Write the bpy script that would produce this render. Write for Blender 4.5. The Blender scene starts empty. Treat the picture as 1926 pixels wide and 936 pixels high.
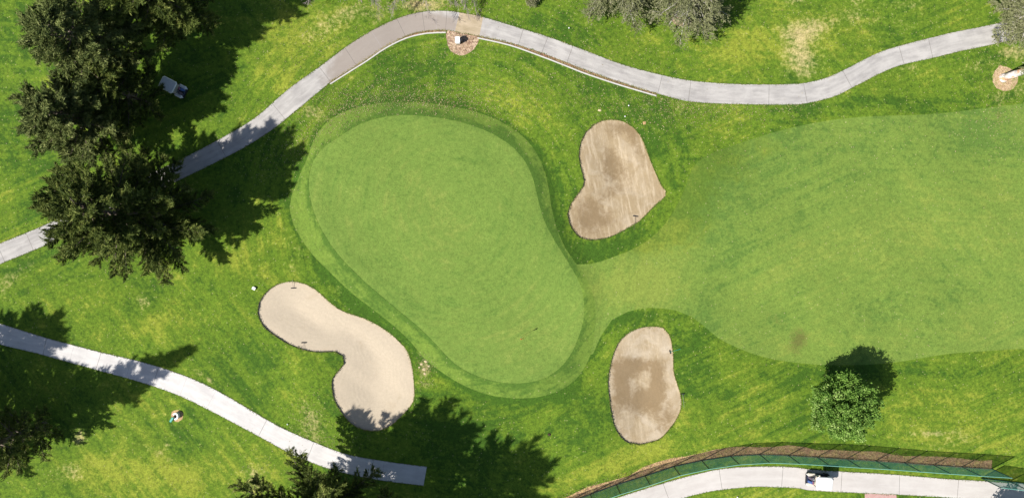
import bpy, math, random
import numpy as np
from mathutils import Vector, geometry as MG

# ------------------------------------------------------------------ camera, sky, sun, exposure
H = 80.0; SC = 120.0/1926.0
scene = bpy.context.scene
COL = scene.collection
cam_d = bpy.data.cameras.new('camera'); cam_d.lens = 24.0; cam_d.sensor_width = 36.0
cam_d.clip_start = 0.5; cam_d.clip_end = 5000
cam = bpy.data.objects.new('camera', cam_d); cam.location = (0, 0, H); COL.objects.link(cam)
scene.camera = cam
SUN_EL = math.radians(46.7); SHADOW_AZ = math.radians(28.0)        # shadows run up and to the right
world = bpy.data.worlds.new('World'); scene.world = world; world.use_nodes = True
wn = world.node_tree; bg = wn.nodes['Background']
sky = wn.nodes.new('ShaderNodeTexSky'); sky.sky_type = 'NISHITA'; sky.sun_disc = False
sky.sun_elevation = SUN_EL
sx, sy = -math.cos(SHADOW_AZ), -math.sin(SHADOW_AZ)                # horizontal direction to the sun
sky.sun_rotation = math.atan2(sx, sy)
wn.links.new(sky.outputs[0], bg.inputs[0]); bg.inputs[1].default_value = 0.068
sd = bpy.data.lights.new('sun', 'SUN'); sd.energy = 4.7; sd.angle = math.radians(0.8); sd.color = (1.0, 0.965, 0.9)
sun = bpy.data.objects.new('sun', sd); COL.objects.link(sun)
tosun = Vector((sx*math.cos(SUN_EL), sy*math.cos(SUN_EL), math.sin(SUN_EL)))
sun.rotation_euler = tosun.to_track_quat('Z', 'Y').to_euler(); sun.location = tosun*200
scene.view_settings.view_transform = 'Standard'; scene.view_settings.look = 'None'
scene.view_settings.exposure = 0.54; scene.view_settings.gamma = 1.0
scene.cycles.max_bounces = 5; scene.cycles.transparent_max_bounces = 12

# ------------------------------------------------------------------ helpers
def W(px, py): return ((px-963.0)*SC, (468.0-py)*SC)
def WA(pts): return np.array([W(*p) for p in pts], float)
def tag(o, label=None, cat=None, group=None, kind=None):
    if label: o['label'] = label
    if cat: o['category'] = cat
    if group: o['group'] = group
    if kind: o['kind'] = kind
    return o
def empty(name, loc, rz=0.0):
    o = bpy.data.objects.new(name, None); COL.objects.link(o); o.location = loc
    o.rotation_euler = (0, 0, rz); o.empty_display_size = 0.3; return o
def link(name, me, parent=None, mats=None):
    o = bpy.data.objects.new(name, me); COL.objects.link(o)
    if mats is not None:
        for m in (mats if isinstance(mats, (list, tuple)) else [mats]): me.materials.append(m)
    if parent is not None: o.parent = parent
    return o
def catmull(pts, closed=True, step=0.6):
    P = np.asarray(pts, float); n = len(P); out = []
    rng_ = range(n) if closed else range(n-1)
    for i in rng_:
        if closed: a, b, c, d = P[(i-1) % n], P[i], P[(i+1) % n], P[(i+2) % n]
        else: a, b, c, d = P[max(i-1, 0)], P[i], P[i+1], P[min(i+2, n-1)]
        k = max(1, int(np.linalg.norm(c-b)/step))
        for j in range(k):
            t = j/k
            out.append(0.5*((2*b)+(-a+c)*t+(2*a-5*b+4*c-d)*t*t+(-a+3*b-3*c+d)*t**3))
    if not closed: out.append(P[-1])
    return np.array(out)
def pip(P, poly):
    x, y = P[:, 0], P[:, 1]; ins = np.zeros(len(P), bool); n = len(poly); j = n-1
    for i in range(n):
        xi, yi = poly[i]; xj, yj = poly[j]
        c = ((yi > y) != (yj > y)) & (x < (xj-xi)*(y-yi)/((yj-yi) if yj != yi else 1e-12)+xi)
        ins ^= c; j = i
    return ins
def dist(P, poly, closed=True):
    P = np.asarray(P, float); best = np.full(len(P), 1e9); n = len(poly)
    for i in range(n if closed else n-1):
        a = poly[i]; b = poly[(i+1) % n]; ab = b-a; L = max(ab@ab, 1e-9)
        t = np.clip(((P-a)@ab)/L, 0, 1)
        q = P-(a+t[:, None]*ab); best = np.minimum(best, np.einsum('ij,ij->i', q, q))
    return np.sqrt(best)
def sstep(a, b, x):
    t = np.clip((x-a)/(b-a), 0, 1); return t*t*(3-2*t)

# ------------------------------------------------------------------ outlines (metres on the ground)
heart = catmull(WA([(1130,228),(1150,225.5),(1171,228.5),(1191,241),(1205,258),(1215,282),(1226,310),(1236,334),(1243,349),(1251,359),(1251,369),(1236,382),(1219,399),(1202,416),(1185,426),(1164,438),(1143,447),(1123,451),(1099,450),(1082,440),(1070,419),(1067,402),(1072,385),(1082,370),(1096,351),(1098,341),(1092,317),(1088,293),(1091.6,269),(1102,248),(1116,235)]))
oval = catmull(WA([(1208,614.5),(1224,613),(1247,616),(1258,629),(1263,650),(1265.4,672),(1266,698),(1272.4,720),(1279.5,743),(1280.4,765),(1272,787),(1256,810),(1240,826),(1221,832),(1202,836),(1183,833),(1167,821),(1155,800),(1149,775),(1145,746),(1143,717),(1147,688),(1155,659),(1167,637),(1186,622)]))
bean = catmull(WA([(548,529),(521,535),(500,551),(488,570),(485.6,588),(495,612),(516,630),(544,647),(576,658),(604,662),(632,661),(645,670),(647,684),(637,696),(625.5,712),(625,733),(630,754),(642,775),(660,796),(684,808),(712,810),(735,800),(758,779),(777,754),(779,724),(774.5,686),(765,658),(744,635),(716,614),(684,598),(646,585),(623,570),(600,549),(576,534)]))
green = catmull(WA([(612,278),(639,260),(666,242),(695,229),(731,220),(767,218),(809,221),(848,227),(890,238),(929,254),(953,269),(967,280),(985,301),(1000,330),(1008,360),(1018,400),(1030,430),(1050,465),(1072,500),(1090,535),(1097,570),(1096,600),(1088,630),(1078,655),(1062,680),(1040,700),(1010,714),(975,719),(940,717),(905,708),(870,692),(845,672),(820,645),(790,615),(760,590),(730,565),(700,540),(670,512),(640,480),(615,445),(595,405),(585,370),(583,335),(592,302)]), step=0.9)
collar = catmull(WA([(545,390),(552,420),(568,450),(590,480),(620,510),(650,540),(680,565),(720,595),(750,620),(775,645),(800,675),(840,705),(880,728),(920,742),(965,748),(1010,746),(1050,735),(1080,715),(1100,690),(1112,660),(1118,620),(1119,580),(1112,545),(1098,515),(1080,492),(1062,465),(1047,430),(1037,390),(1031,350),(1020,310),(1000,275),(975,250),(940,228),(900,212),(850,200),(790,193),(730,193),(680,200),(640,213),(610,235),(590,265),(578,300),(560,340),(548,370)]), step=0.9)
fairway = catmull(WA([(1040,480),(1075,497),(1110,496),(1150,484),(1200,463),(1235,437),(1262,404),(1285,360),(1300,320),(1330,292),(1420,260),(1500,238),(1600,222),(1750,215),(1850,204),(1990,188),(2300,160),(2600,300),(2600,560),(2300,650),(1990,655),(1926,656),(1850,660),(1780,665),(1700,678),(1640,684),(1560,686),(1500,682),(1440,672),(1390,655),(1350,635),(1320,610),(1300,595),(1270,583),(1220,578),(1180,585),(1150,600),(1130,630),(1115,665),(1060,665),(1010,600),(1010,520)]), step=1.2)
p1u = [(-160,535),(-60,488),(0,458),(85,423),(200,366),(330,305),(420,258),(480,221),(540,170.5),(597,128.6),(648,90),(698,58),(746,34.4),(791,22),(839,20.3),(880,26),(911,33),(983,55),(1030,70),(1078,87.6),(1116,102),(1170,122),(1243,141),(1300,152),(1372,158.6),(1445,160),(1486,159),(1512,157),(1552,147.6),(1585,133),(1636,107),(1664,95),(1690,87),(1744,73),(1791,61.6),(1850,50),(1990,20),(2150,-20)]
p1l = [(-145,570),(-50,521),(0,497),(100,455),(215,400),(345,335),(440,288),(505,248),(567,200),(621,155),(660,130),(700,105),(764,66.5),(803,57),(839,56),(868,62),(896,67),(959,81),(1018,100),(1062,117),(1099,131.6),(1166,155),(1234,176),(1295,191),(1372,196),(1448,197.5),(1490,197),(1516,195),(1568,182),(1599,167),(1662,135),(1697,122),(1722,116),(1760,108),(1800,98),(1862,85),(1996,55),(2165,15)]
p2u = [(-160,572),(-60,592),(0,608.5),(87,635),(190,662),(274,682),(350,707),(411,736),(498,787),(540,809),(586,829),(646,852),(700,863),(749,870.5),(802.5,877.5)]
p2l = [(-170,608),(-66,630),(0,648),(80,667),(182,695),(260,717),(331,741.6),(395,772),(487,820),(525,841),(572,864),(632,885),(690,898),(744,906),(796.5,912.4)]
p3u = [(1000,1000),(1080,963),(1166,933),(1234,912),(1309,891),(1353,881),(1400,876.6),(1462,876),(1500,878),(1537,882.5),(1654,890),(1771,899),(1841,903),(1926,909),(2000,914),(2200,930)]
p3l = [(1030,1060),(1120,1005),(1205,966),(1285,936),(1325,925.5),(1355,920),(1412,914),(1462,915),(1500,917),(1530,921.5),(1645,927),(1762,933.5),(1835,938),(1920,943),(1995,948),(2190,965)]
def strip(u, l, n_per=4):
    U = WA(u); L = WA(l); m = min(len(U), len(L)); U, L = U[:m], L[:m]
    # parametrised so both edges get the same number of samples
    def samp(P):
        out = []
        for i in range(m-1):
            a, b, c, d = P[max(i-1, 0)], P[i], P[i+1], P[min(i+2, m-1)]
            for j in range(n_per):
                t = j/n_per
                out.append(0.5*((2*b)+(-a+c)*t+(2*a-5*b+4*c-d)*t*t+(-a+3*b-3*c+d)*t**3))
        out.append(P[-1]); return np.array(out)
    U2 = samp(U); L2 = catmull(L, False, .15); out = []; k = 0        # pair each upper point with the nearest lower one
    for p in U2:
        d = np.linalg.norm(L2[k:k+60]-p, axis=1); k = k+int(np.argmin(d)); out.append(L2[k])
    out[0] = L2[0]; out[-1] = L2[-1]; return U2, np.array(out)
paths = {k: strip(u, l) for k, (u, l) in dict(a=(p1u, p1l), b=(p2u, p2l), c=(p3u, p3l)).items()}
def poly_of(ul): return np.vstack([ul[0], ul[1][::-1]])
paving = WA([(1626,927.5),(1684,930),(1690,985),(1628,985)])
paving[0] = W(1626, 926.5); paving[1] = W(1686, 929.5)
kerb1 = catmull(WA([(621,158),(655,136),(690,114),(725,90),(764,70.5),(803,61.5),(838,60.5)]), False, 0.8)
kerb2 = catmull(WA([(898,71.5),(959,86),(1018,107),(1062,124),(1100,139),(1166,161),(1234,181)]), False, 0.8)
rnd = np.random.default_rng(5)
def wob(poly, amp):
    n = len(poly); k = np.convolve(rnd.normal(size=n+4), np.ones(3)/3, 'same')[2:n+2]
    c = poly.mean(0); d = poly-c; return poly+d/np.linalg.norm(d, axis=1)[:, None]*k[:, None]*amp
mulch_a = wob(catmull(WA([(840,57),(868,60),(897,66),(900,78),(892,93),(880,101),(868,104),(853,99),(844,90),(839,76)]), True, .35), .09)
mulch_b = wob(catmull(WA([(1887,124),(1905,130),(1914,146),(1911,163),(1894,173),(1878,170),(1867,155),(1867,138)]), True, .35), .15)
mulch_c = wob(catmull(WA([(1262,30),(1268,44),(1285,50),(1300,44),(1307,28),(1300,8),(1275,8)]), True, .35), .15)
fence_base = WA([(985,980),(1022,961),(1066,944.5),(1110.3,928),(1158.9,910),(1213,894),(1267,876.5),(1319,864.5),(1373,856),(1428,853),(1482,854.8),(1536,858),(1592,862),(1648,866),(1702,870),(1755.5,873.5),(1809,877),(1865,880.5)])
fb2 = catmull(fence_base, False, 1.2)
tn = np.gradient(fb2, axis=0); tn /= np.linalg.norm(tn, axis=1)[:, None]; nn = np.stack([-tn[:, 1], tn[:, 0]], 1)
wid = 0.95+0.12*np.sin(np.arange(len(fb2))*1.3)+rnd.normal(size=len(fb2))*.08
wid[fb2[:, 0] < 15] *= 0.75
dirt_strip = np.vstack([fb2+nn*wid[:, None], (fb2-nn*0.12)[::-1]])
BUNK = [heart, oval, bean]
GC = green.mean(0)

def mound(P, px, py, r, a):
    c = np.array(W(px, py)); return a*np.exp(-((P-c)**2).sum(1)/(2*r*r))
def hz(P):
    P = np.atleast_2d(np.asarray(P, float))
    z = np.zeros(len(P))
    ins = pip(P, green); d = dist(P, green); d[ins] *= -1
    z += 0.62*(1-sstep(-0.6, 2.8, d)) 
    for a in ((1140,480,3.0,.35),(1120,560,3,.2),(1190,560,3.2,.35),(1125,780,3,.3),(740,540,4,.0),(590,690,3,.35),(610,500,4,.15),(1290,420,4,.25),(1330,700,5,.25),
              (450,560,5,.3),(820,120,7,-.25),(1050,200,6,.2),(1500,450,12,.35),(700,150,6,.0),(1450,600,6,-.2),(400,850,8,-.2)):
        z += mound(P, *a)
    x, y = P[:, 0], P[:, 1]
    z += 0.10*np.sin(x*.21+1.3)*np.cos(y*.27)+0.05*np.sin(x*.47+y*.39)
    far = sstep(70, 300, np.hypot(x, y))
    z = z*(1-far)
    # flatten near paths
    return z
def hz1(x, y): return float(hz([(x, y)])[0])

# ------------------------------------------------------------------ node helpers
class N:
    def __init__(s, name):
        s.m = bpy.data.materials.new(name); s.m.use_nodes = True; s.t = s.m.node_tree; s.n = s.t.nodes; s.l = s.t.links
        s.b = s.n['Principled BSDF']; s.b.inputs['Specular IOR Level'].default_value = 0.25
        g = s.n.new('ShaderNodeNewGeometry'); s.pos = g.outputs['Position']
    def set(s, inp, v):
        if hasattr(v, 'is_linked') or isinstance(v, bpy.types.NodeSocket): s.l.new(v, inp)
        else: inp.default_value = v
    def noise(s, scale, detail=3, rough=.55, vec=None, dist=0):
        n = s.n.new('ShaderNodeTexNoise'); s.l.new(vec or s.pos, n.inputs['Vector']); n.inputs['Scale'].default_value = scale
        n.inputs['Detail'].default_value = detail; n.inputs['Roughness'].default_value = rough; n.inputs['Distortion'].default_value = dist
        return n.outputs['Fac']
    def vor(s, scale, out='Distance', vec=None):
        n = s.n.new('ShaderNodeTexVoronoi'); s.l.new(vec or s.pos, n.inputs['Vector']); n.inputs['Scale'].default_value = scale; return n.outputs[out]
    def stretch(s, ang, a, b):
        m = s.n.new('ShaderNodeMapping'); s.l.new(s.pos, m.inputs['Vector'])
        m.inputs['Rotation'].default_value = (0, 0, math.radians(ang))
        m2 = s.n.new('ShaderNodeVectorMath'); m2.operation = 'MULTIPLY'; s.l.new(m.outputs[0], m2.inputs[0]); m2.inputs[1].default_value = (a, b, 1)
        return m2.outputs[0]
    def math(s, op, a, b=0.0, c=None, clamp=False):
        n = s.n.new('ShaderNodeMath'); n.operation = op; n.use_clamp = clamp; s.set(n.inputs[0], a); s.set(n.inputs[1], b)
        if c is not None: s.set(n.inputs[2], c)
        return n.outputs[0]
    def mr(s, v, a, b, c=0.0, d=1.0):
        n = s.n.new('ShaderNodeMapRange'); n.interpolation_type = 'SMOOTHSTEP'; s.set(n.inputs[0], v)
        for i, q in enumerate((a, b, c, d)): n.inputs[i+1].default_value = q
        return n.outputs[0]
    def mix(s, f, a, b, mode='MIX'):
        n = s.n.new('ShaderNodeMix'); n.data_type = 'RGBA'; n.blend_type = mode
        s.set(n.inputs[0], f)
        for i, v in ((6, a), (7, b)):
            if isinstance(v, (tuple, list)): n.inputs[i].default_value = tuple(v)+(1,) if len(v) == 3 else v
            else: s.l.new(v, n.inputs[i])
        return n.outputs[2]
    def gain(s, col, f):                                            # multiply a colour by a number
        n = s.n.new('ShaderNodeVectorMath'); n.operation = 'SCALE'; s.l.new(col, n.inputs[0]) if not isinstance(col, tuple) else setattr(n.inputs[0], 'default_value', col)
        s.set(n.inputs['Scale'], f); return n.outputs[0]
    def attr(s, name):
        n = s.n.new('ShaderNodeAttribute'); n.attribute_name = name; return n.outputs['Fac']
    def bump(s, h, strength, distance):
        n = s.n.new('ShaderNodeBump'); s.l.new(h, n.inputs['Height']); n.inputs['Strength'].default_value = strength
        n.inputs['Distance'].default_value = distance; s.l.new(n.outputs[0], s.b.inputs['Normal'])
    def out(s, col, rough=.9):
        s.set(s.b.inputs['Base Color'], col if not isinstance(col, tuple) else col+(1,)); s.set(s.b.inputs['Roughness'], rough); return s.m

def grass_mat(name, dark, mid, yel, dry, streak=.25, blotch=.5, fine=.5, speck=0.0, blend=False):
    m = N(name)
    big = m.noise(.09, 4, .6, dist=.6); med = m.noise(.55, 4, .65, dist=.4); sm = m.noise(2.6, 3, .7); fi = m.noise(9.0, 3, .8)
    st1 = m.noise(1.0, 3, .6, vec=m.stretch(-24, .07, 1.7)); st2 = m.noise(1.0, 3, .6, vec=m.stretch(50, .07, 1.1), dist=.35)
    st3 = m.noise(1.0, 2, .6, vec=m.stretch(4, .10, 1.4))
    sel = m.mr(m.noise(.045, 1), .42, .58)
    rel = m.n.new('ShaderNodeVectorMath'); rel.operation = 'SUBTRACT'; m.l.new(m.pos, rel.inputs[0]); rel.inputs[1].default_value = (W(850,400)[0], W(850,400)[1], 0)
    sp_ = m.n.new('ShaderNodeSeparateXYZ'); m.l.new(rel.outputs[0], sp_.inputs[0]); ln_ = m.math('SQRT', m.math('ADD', m.math('MULTIPLY', sp_.outputs[0], sp_.outputs[0]), m.math('MULTIPLY', sp_.outputs[1], sp_.outputs[1])))
    an_ = m.math('ARCTAN2', sp_.outputs[1], sp_.outputs[0]); cb_ = m.n.new('ShaderNodeCombineXYZ'); m.l.new(m.math('MULTIPLY', ln_, 1.5), cb_.inputs[0]); m.l.new(m.math('MULTIPLY', an_, 2.2), cb_.inputs[1])
    st4 = m.noise(1.0, 3, .6, vec=cb_.outputs[0]); sel4 = m.mr(ln_, 24, 34, 1, 0)
    st1 = m.math('ADD', m.math('MULTIPLY', st4, sel4), m.math('MULTIPLY', st1, m.math('SUBTRACT', 1.0, sel4))); sel = m.math('MAXIMUM', sel, m.math('MULTIPLY', sel4, .8))
    px_ = m.n.new('ShaderNodeSeparateXYZ'); m.l.new(m.pos, px_.inputs[0]); lo = m.math('MULTIPLY', m.mr(px_.outputs[0], -26, -16, 1, 0), m.mr(px_.outputs[1], -8, 0, 1, 0))
    st23 = m.math('ADD', m.math('MULTIPLY', m.math('SUBTRACT', st2, .5), m.math('ADD', .7, m.math('MULTIPLY', lo, .15))), m.math('MULTIPLY', m.math('SUBTRACT', st3, .5), m.math('SUBTRACT', .7, m.math('MULTIPLY', lo, .7))))
    sel = m.math('MULTIPLY', sel, m.math('SUBTRACT', 1.0, lo))
    st = m.math('ADD', .5, m.math('ADD', m.math('MULTIPLY', m.math('SUBTRACT', st1, .5), sel), m.math('MULTIPLY', st23, m.math('SUBTRACT', 1.0, sel))))
    k = m.math('ADD', m.math('MULTIPLY', m.math('SUBTRACT', big, .5), 2.6*blotch), m.math('MULTIPLY', m.math('SUBTRACT', st, .5), 7.0*streak))
    k = m.math('ADD', k, m.math('MULTIPLY', m.math('SUBTRACT', med, .5), 2.6*blotch))
    k = m.math('ADD', k, m.math('MULTIPLY', m.math('SUBTRACT', sm, .5), 1.5*blotch))
    ky = m.math('ADD', k, m.math('SUBTRACT', m.attr('yel'), m.math('MULTIPLY', m.attr('lush_shade'), .75)))  # darkens deep green growth, and carries bank shade painted on the collar
    c = m.mix(m.mr(ky, -.55, .1), dark, mid)
    c = m.mix(m.mr(ky, .1, .95), c, yel)
    kd = m.math('ADD', m.attr('dry'), m.math('ADD', m.math('MULTIPLY', m.math('SUBTRACT', med, .5), 1.3), m.math('MULTIPLY', m.math('SUBTRACT', sm, .5), 1.5)))
    if blend: c = m.mix(m.mr(m.math('ADD', m.attr('blend'), m.math('MULTIPLY', m.math('SUBTRACT', med, .5), 1.4)), .15, .95), c, m.mix(m.mr(ky, -.3, .7), (.090,.155,.018), (.170,.220,.028)))
    c = m.mix(m.mr(kd, .25, 1.15, 0, .92), c, dry)
    f = m.math('ADD', 1.0, m.math('ADD', m.math('MULTIPLY', m.math('SUBTRACT', fi, .5), 2.6*fine), m.math('MULTIPLY', m.math('SUBTRACT', sm, .5), 1.2*fine)))
    c = m.gain(c, m.math('MAXIMUM', f, .25))
    if speck > 0:
        vc = m.n.new('ShaderNodeTexVoronoi'); m.l.new(m.pos, vc.inputs['Vector']); vc.inputs['Scale'].default_value = 4.2
        sep = m.n.new('ShaderNodeSeparateColor'); m.l.new(vc.outputs['Color'], sep.inputs[0])
        on = m.math('MULTIPLY', m.math('LESS_THAN', vc.outputs['Distance'], .26), m.math('GREATER_THAN', sep.outputs[0], 1-speck))
        c = m.mix(m.math('MULTIPLY', on, .55), c, (.42, .38, .18))
    hb = m.math('ADD', fi, m.math('MULTIPLY', sm, .6)); m.bump(hb, .5, .05)
    return m.out(c, .95)
M = {}
M['rough'] = grass_mat('rough_grass', (.045,.104,.008), (.100,.170,.012), (.222,.260,.027), (.45,.365,.17), .30, .72, .95, .06)
M['collar'] = grass_mat('collar_grass', (.070,.138,.018), (.135,.212,.030), (.205,.268,.042), (.40,.33,.14), .20, .46, .55, .04)
M['green'] = grass_mat('putting_grass', (.108,.190,.031), (.146,.226,.039), (.195,.255,.049), (.30,.30,.10), .26, .55, .55, 0)
M['fairway'] = grass_mat('fairway_grass', (.096,.172,.028), (.146,.222,.036), (.200,.258,.044), (.115,.125,.030), .24, .62, .62, .04, True)

m = N('bunker_sand')
nb = m.noise(.5, 4, .6, dist=.8); nf = m.noise(7, 4, .75)
ln = m.math('SINE', m.math('MULTIPLY', m.math('ADD', m.attr('edge'), m.math('MULTIPLY', m.noise(.35, 2), 2.2)), 11.0))
wet = m.mr(m.math('ADD', m.attr('wet'), m.math('MULTIPLY', m.math('SUBTRACT', m.noise(1.0, 5, .75, dist=.5), .5), 1.7)), .25, .95)
dry_ = m.mix(m.mr(m.math('ADD', m.attr('warm'), m.math('MULTIPLY', m.math('SUBTRACT', nb, .5), 2.0)), .1, 1.2), (.475,.398,.298), (.325,.245,.145))
streak_ = m.noise(1.0, 4, .7, vec=m.stretch(80, .35, 3.0))
dry_ = m.mix(m.math('MULTIPLY', m.mr(streak_, .45, .68), m.math('MULTIPLY', m.attr('warm'), .75)), dry_, (.50,.405,.28))
c = m.mix(m.math('MULTIPLY', wet, .9), dry_, (.225,.158,.085))
sm2 = m.noise(3.0, 3, .7)
c = m.gain(c, m.math('ADD', .72, m.math('ADD', m.math('ADD', m.math('MULTIPLY', nf, .35), m.math('MULTIPLY', sm2, .2)), m.math('MULTIPLY', ln, .012))))
m.bump(m.math('ADD', m.math('MULTIPLY', m.math('MULTIPLY', ln, m.mr(m.noise(.3, 2), .4, .6)), .22), nf), .35, .035); M['sand'] = m.out(c, .95)

m = N('turf_lip'); c = m.mix(m.noise(3, 3), (.34,.26,.16), (.20,.17,.07)); M['lip'] = m.out(c, 1.0)

def mulch_mat(name, a, b, c3):
    m = N(name); v = m.n.new('ShaderNodeTexVoronoi'); m.l.new(m.pos, v.inputs['Vector']); v.inputs['Scale'].default_value = 6
    sep = m.n.new('ShaderNodeSeparateColor'); m.l.new(v.outputs['Color'], sep.inputs[0])
    c = m.mix(sep.outputs[0], a, b); c = m.mix(m.mr(m.noise(1.3, 4, .7), .45, .7), c, c3)
    c = m.gain(c, m.math('ADD', .45, m.math('MULTIPLY', m.noise(11, 3, .8), 1.1)))
    m.bump(m.math('ADD', v.outputs['Distance'], m.noise(8, 3)), .8, .06); return m.out(c, .95)
M['mulch'] = mulch_mat('wood_chip_mulch', (.19,.11,.075), (.52,.39,.27), (.34,.22,.14))
M['mulch_pale'] = mulch_mat('dry_needle_mulch', (.36,.24,.14), (.56,.42,.26), (.28,.26,.09))
M['dirt'] = mulch_mat('dry_verge', (.34,.19,.12), (.54,.38,.19), (.46,.36,.13))
M['gutter'] = mulch_mat('leaf_litter', (.24,.10,.05), (.40,.24,.15), (.13,.07,.05))

def concrete(name, base, stain, amt, tint=None):
    m = N(name)
    s = m.attr('along'); t = m.attr('across')
    cv = m.n.new('ShaderNodeCombineXYZ'); m.l.new(m.math('MULTIPLY', s, .22), cv.inputs[0]); m.l.new(m.math('MULTIPLY', t, 2.6), cv.inputs[1])
    lon = m.noise(1.6, 4, .65, vec=cv.outputs[0])
    blot = m.noise(.6, 5, .65, dist=.4); fi = m.noise(10, 3, .7)
    f = m.mr(m.math('ADD', m.math('MULTIPLY', lon, .65), m.math('MULTIPLY', blot, .45)), .38, .75, 0, amt)
    trk = m.math('ABSOLUTE', m.math('SUBTRACT', m.math('ABSOLUTE', m.math('SUBTRACT', t, .5)), .23))
    trk = m.math('MULTIPLY', m.mr(trk, .02, .13, 1, 0), m.mr(m.noise(.25, 2), .35, .65, .0, .5*amt+.08))
    c = m.mix(m.math('MAXIMUM', f, trk), base, stain)
    if tint: c = m.mix(m.mr(m.math('ADD', m.attr('brown'), m.math('MULTIPLY', m.math('SUBTRACT', blot, .5), .9)), .25, .95, 0, .85), c, tint)
    c = m.gain(c, m.math('ADD', .93, m.math('MULTIPLY', fi, .14)))
    m.bump(fi, .15, .02); return m.out(c, .85)
M['conc_grey'] = concrete('worn_concrete', (.475,.450,.422), (.29,.272,.26), .9, (.285,.240,.205))
M['conc_white'] = concrete('clean_concrete', (.62,.595,.57), (.42,.395,.385), .6)
M['conc_warm'] = concrete('pale_concrete', (.545,.51,.48), (.42,.38,.355), .6)
M['conc_tan'] = concrete('tan_concrete', (.47,.38,.27), (.30,.24,.15), 1.0)
m = N('joint_groove'); M['joint'] = m.out((.16,.145,.13), 1)
m = N('joint_groove_faint'); M['joint2'] = m.out((.36,.33,.33), 1)
m = N('kerb_concrete'); M['kerb'] = m.out(m.mix(m.noise(2, 4), (.42,.40,.36), (.64,.61,.58)), .9)
m = N('pink_paving'); v = m.n.new('ShaderNodeTexBrick'); m.l.new(m.pos, v.inputs['Vector']); v.inputs['Scale'].default_value = 2.2
v.inputs['Color1'].default_value = (.50,.27,.24,1); v.inputs['Color2'].default_value = (.58,.36,.33,1); v.inputs['Mortar'].default_value = (.36,.24,.22,1); v.inputs['Mortar Size'].default_value = .03
M['pink'] = m.out(m.mix(m.mr(m.noise(3, 4), .3, .7, 0, .4), v.outputs['Color'], (.5,.36,.33)), .9)
def plain(name, col, rough=.5, metal=0, var=.12):
    m = N(name); m.b.inputs['Metallic'].default_value = metal; m.b.inputs['Specular IOR Level'].default_value = .5
    c = m.gain(col, m.math('ADD', 1-var/2, m.math('MULTIPLY', m.noise(6, 3), var))); return m.out(c, rough)
M['white'] = plain('white_plastic', (.80,.80,.79), .35); M['cream'] = plain('cream_vinyl', (.62,.57,.48), .6)
M['navy'] = plain('navy_paint', (.015,.02,.045), .25); M['black'] = plain('black_rubber', (.012,.012,.014), .7)
M['steel'] = plain('brushed_steel', (.45,.46,.48), .3, .8); M['silver'] = plain('silver_grey_plastic', (.42,.42,.46), .4)
M['post'] = plain('dark_green_post', (.012,.045,.042), .5); M['rail'] = plain('pale_teal_rail', (.20,.46,.39), .5)
M['teal'] = plain('teal_plastic', (.005,.30,.22), .5); M['red'] = plain('red_cloth', (.55,.05,.02), .8)
M['bag_a'] = plain('blue_nylon', (.06,.12,.35), .7); M['bag_b'] = plain('grey_nylon', (.10,.08,.11), .7); M['pink_head'] = plain('rose_knit', (.45,.2,.25), .8)
M['soil'] = plain('dark_soil', (.05,.028,.02), 1.0); M['chip'] = plain('pale_bark_chip', (.55,.44,.27), .9); M['orange'] = plain('orange_dead_leaves', (.44,.28,.13), .9)
M['glass'] = plain('tinted_plastic', (.10,.12,.14), .1)
m = N('wind_screen_net')
tr = m.n.new('ShaderNodeBsdfTransparent'); mx = m.n.new('ShaderNodeMixShader'); nc_ = m.gain((.050,.19,.160), m.math('ADD', .7, m.math('MULTIPLY', m.noise(2, 3), .6))); m.out(nc_, .8)
tl_ = m.n.new('ShaderNodeBsdfTranslucent'); m.l.new(nc_, tl_.inputs[0]); m2_ = m.n.new('ShaderNodeMixShader'); m2_.inputs[0].default_value = .5; m.l.new(m.b.outputs[0], m2_.inputs[1]); m.l.new(tl_.outputs[0], m2_.inputs[2])
m.set(mx.inputs[0], m.mr(m.noise(1.1, 3), .3, .7, .56, .72)); m.l.new(tr.outputs[0], mx.inputs[1]); m.l.new(m2_.outputs[0], mx.inputs[2])
m.l.new(mx.outputs[0], m.n['Material Output'].inputs[0]); M['net'] = m.m
def bark(name, a, b, c3=None):
    m = N(name); c = m.mix(m.mr(m.noise(3, 4, .7), .35, .65), a, b)
    if c3: c = m.mix(m.mr(m.noise(1.2, 3, .6), .5, .62), c, c3)
    m.bump(m.noise(9, 3), .5, .04); return m.out(c, .9)
M['bark'] = bark('grey_brown_bark', (.10,.075,.055), (.22,.18,.14)); M['bark_pale'] = bark('pale_peeling_bark', (.52,.47,.45), (.66,.62,.60), (.60,.32,.18))
M['twig'] = bark('dry_grey_twig', (.22,.18,.17), (.38,.32,.29)); M['bark_grey'] = bark('smooth_grey_bark', (.36,.33,.31), (.5,.47,.44))
def leaf(name, a, b, c3, tl=.25, nb=.6):
    m = N(name); v = m.attr('var')
    c = m.mix(m.mr(v, 0, .6), a, b); c = m.mix(m.mr(v, .62, 1.0), c, c3)
    c = m.gain(c, m.math('ADD', .6, m.math('MULTIPLY', m.noise(nb, 3, .6), .8))); m.out(c, .7)
    m.b.inputs['Specular IOR Level'].default_value = .15
    t = m.n.new('ShaderNodeBsdfTranslucent'); m.l.new(c, t.inputs[0]); mx = m.n.new('ShaderNodeMixShader'); mx.inputs[0].default_value = tl
    m.l.new(m.b.outputs[0], mx.inputs[1]); m.l.new(t.outputs[0], mx.inputs[2]); m.l.new(mx.outputs[0], m.n['Material Output'].inputs[0]); return m.m
M['lf_pine'] = leaf('pine_needles', (.035,.058,.012), (.125,.162,.034), (.38,.41,.11), .3)
M['lf_pine2'] = leaf('olive_needles', (.05,.078,.022), (.170,.205,.060), (.42,.45,.17), .3)
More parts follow.
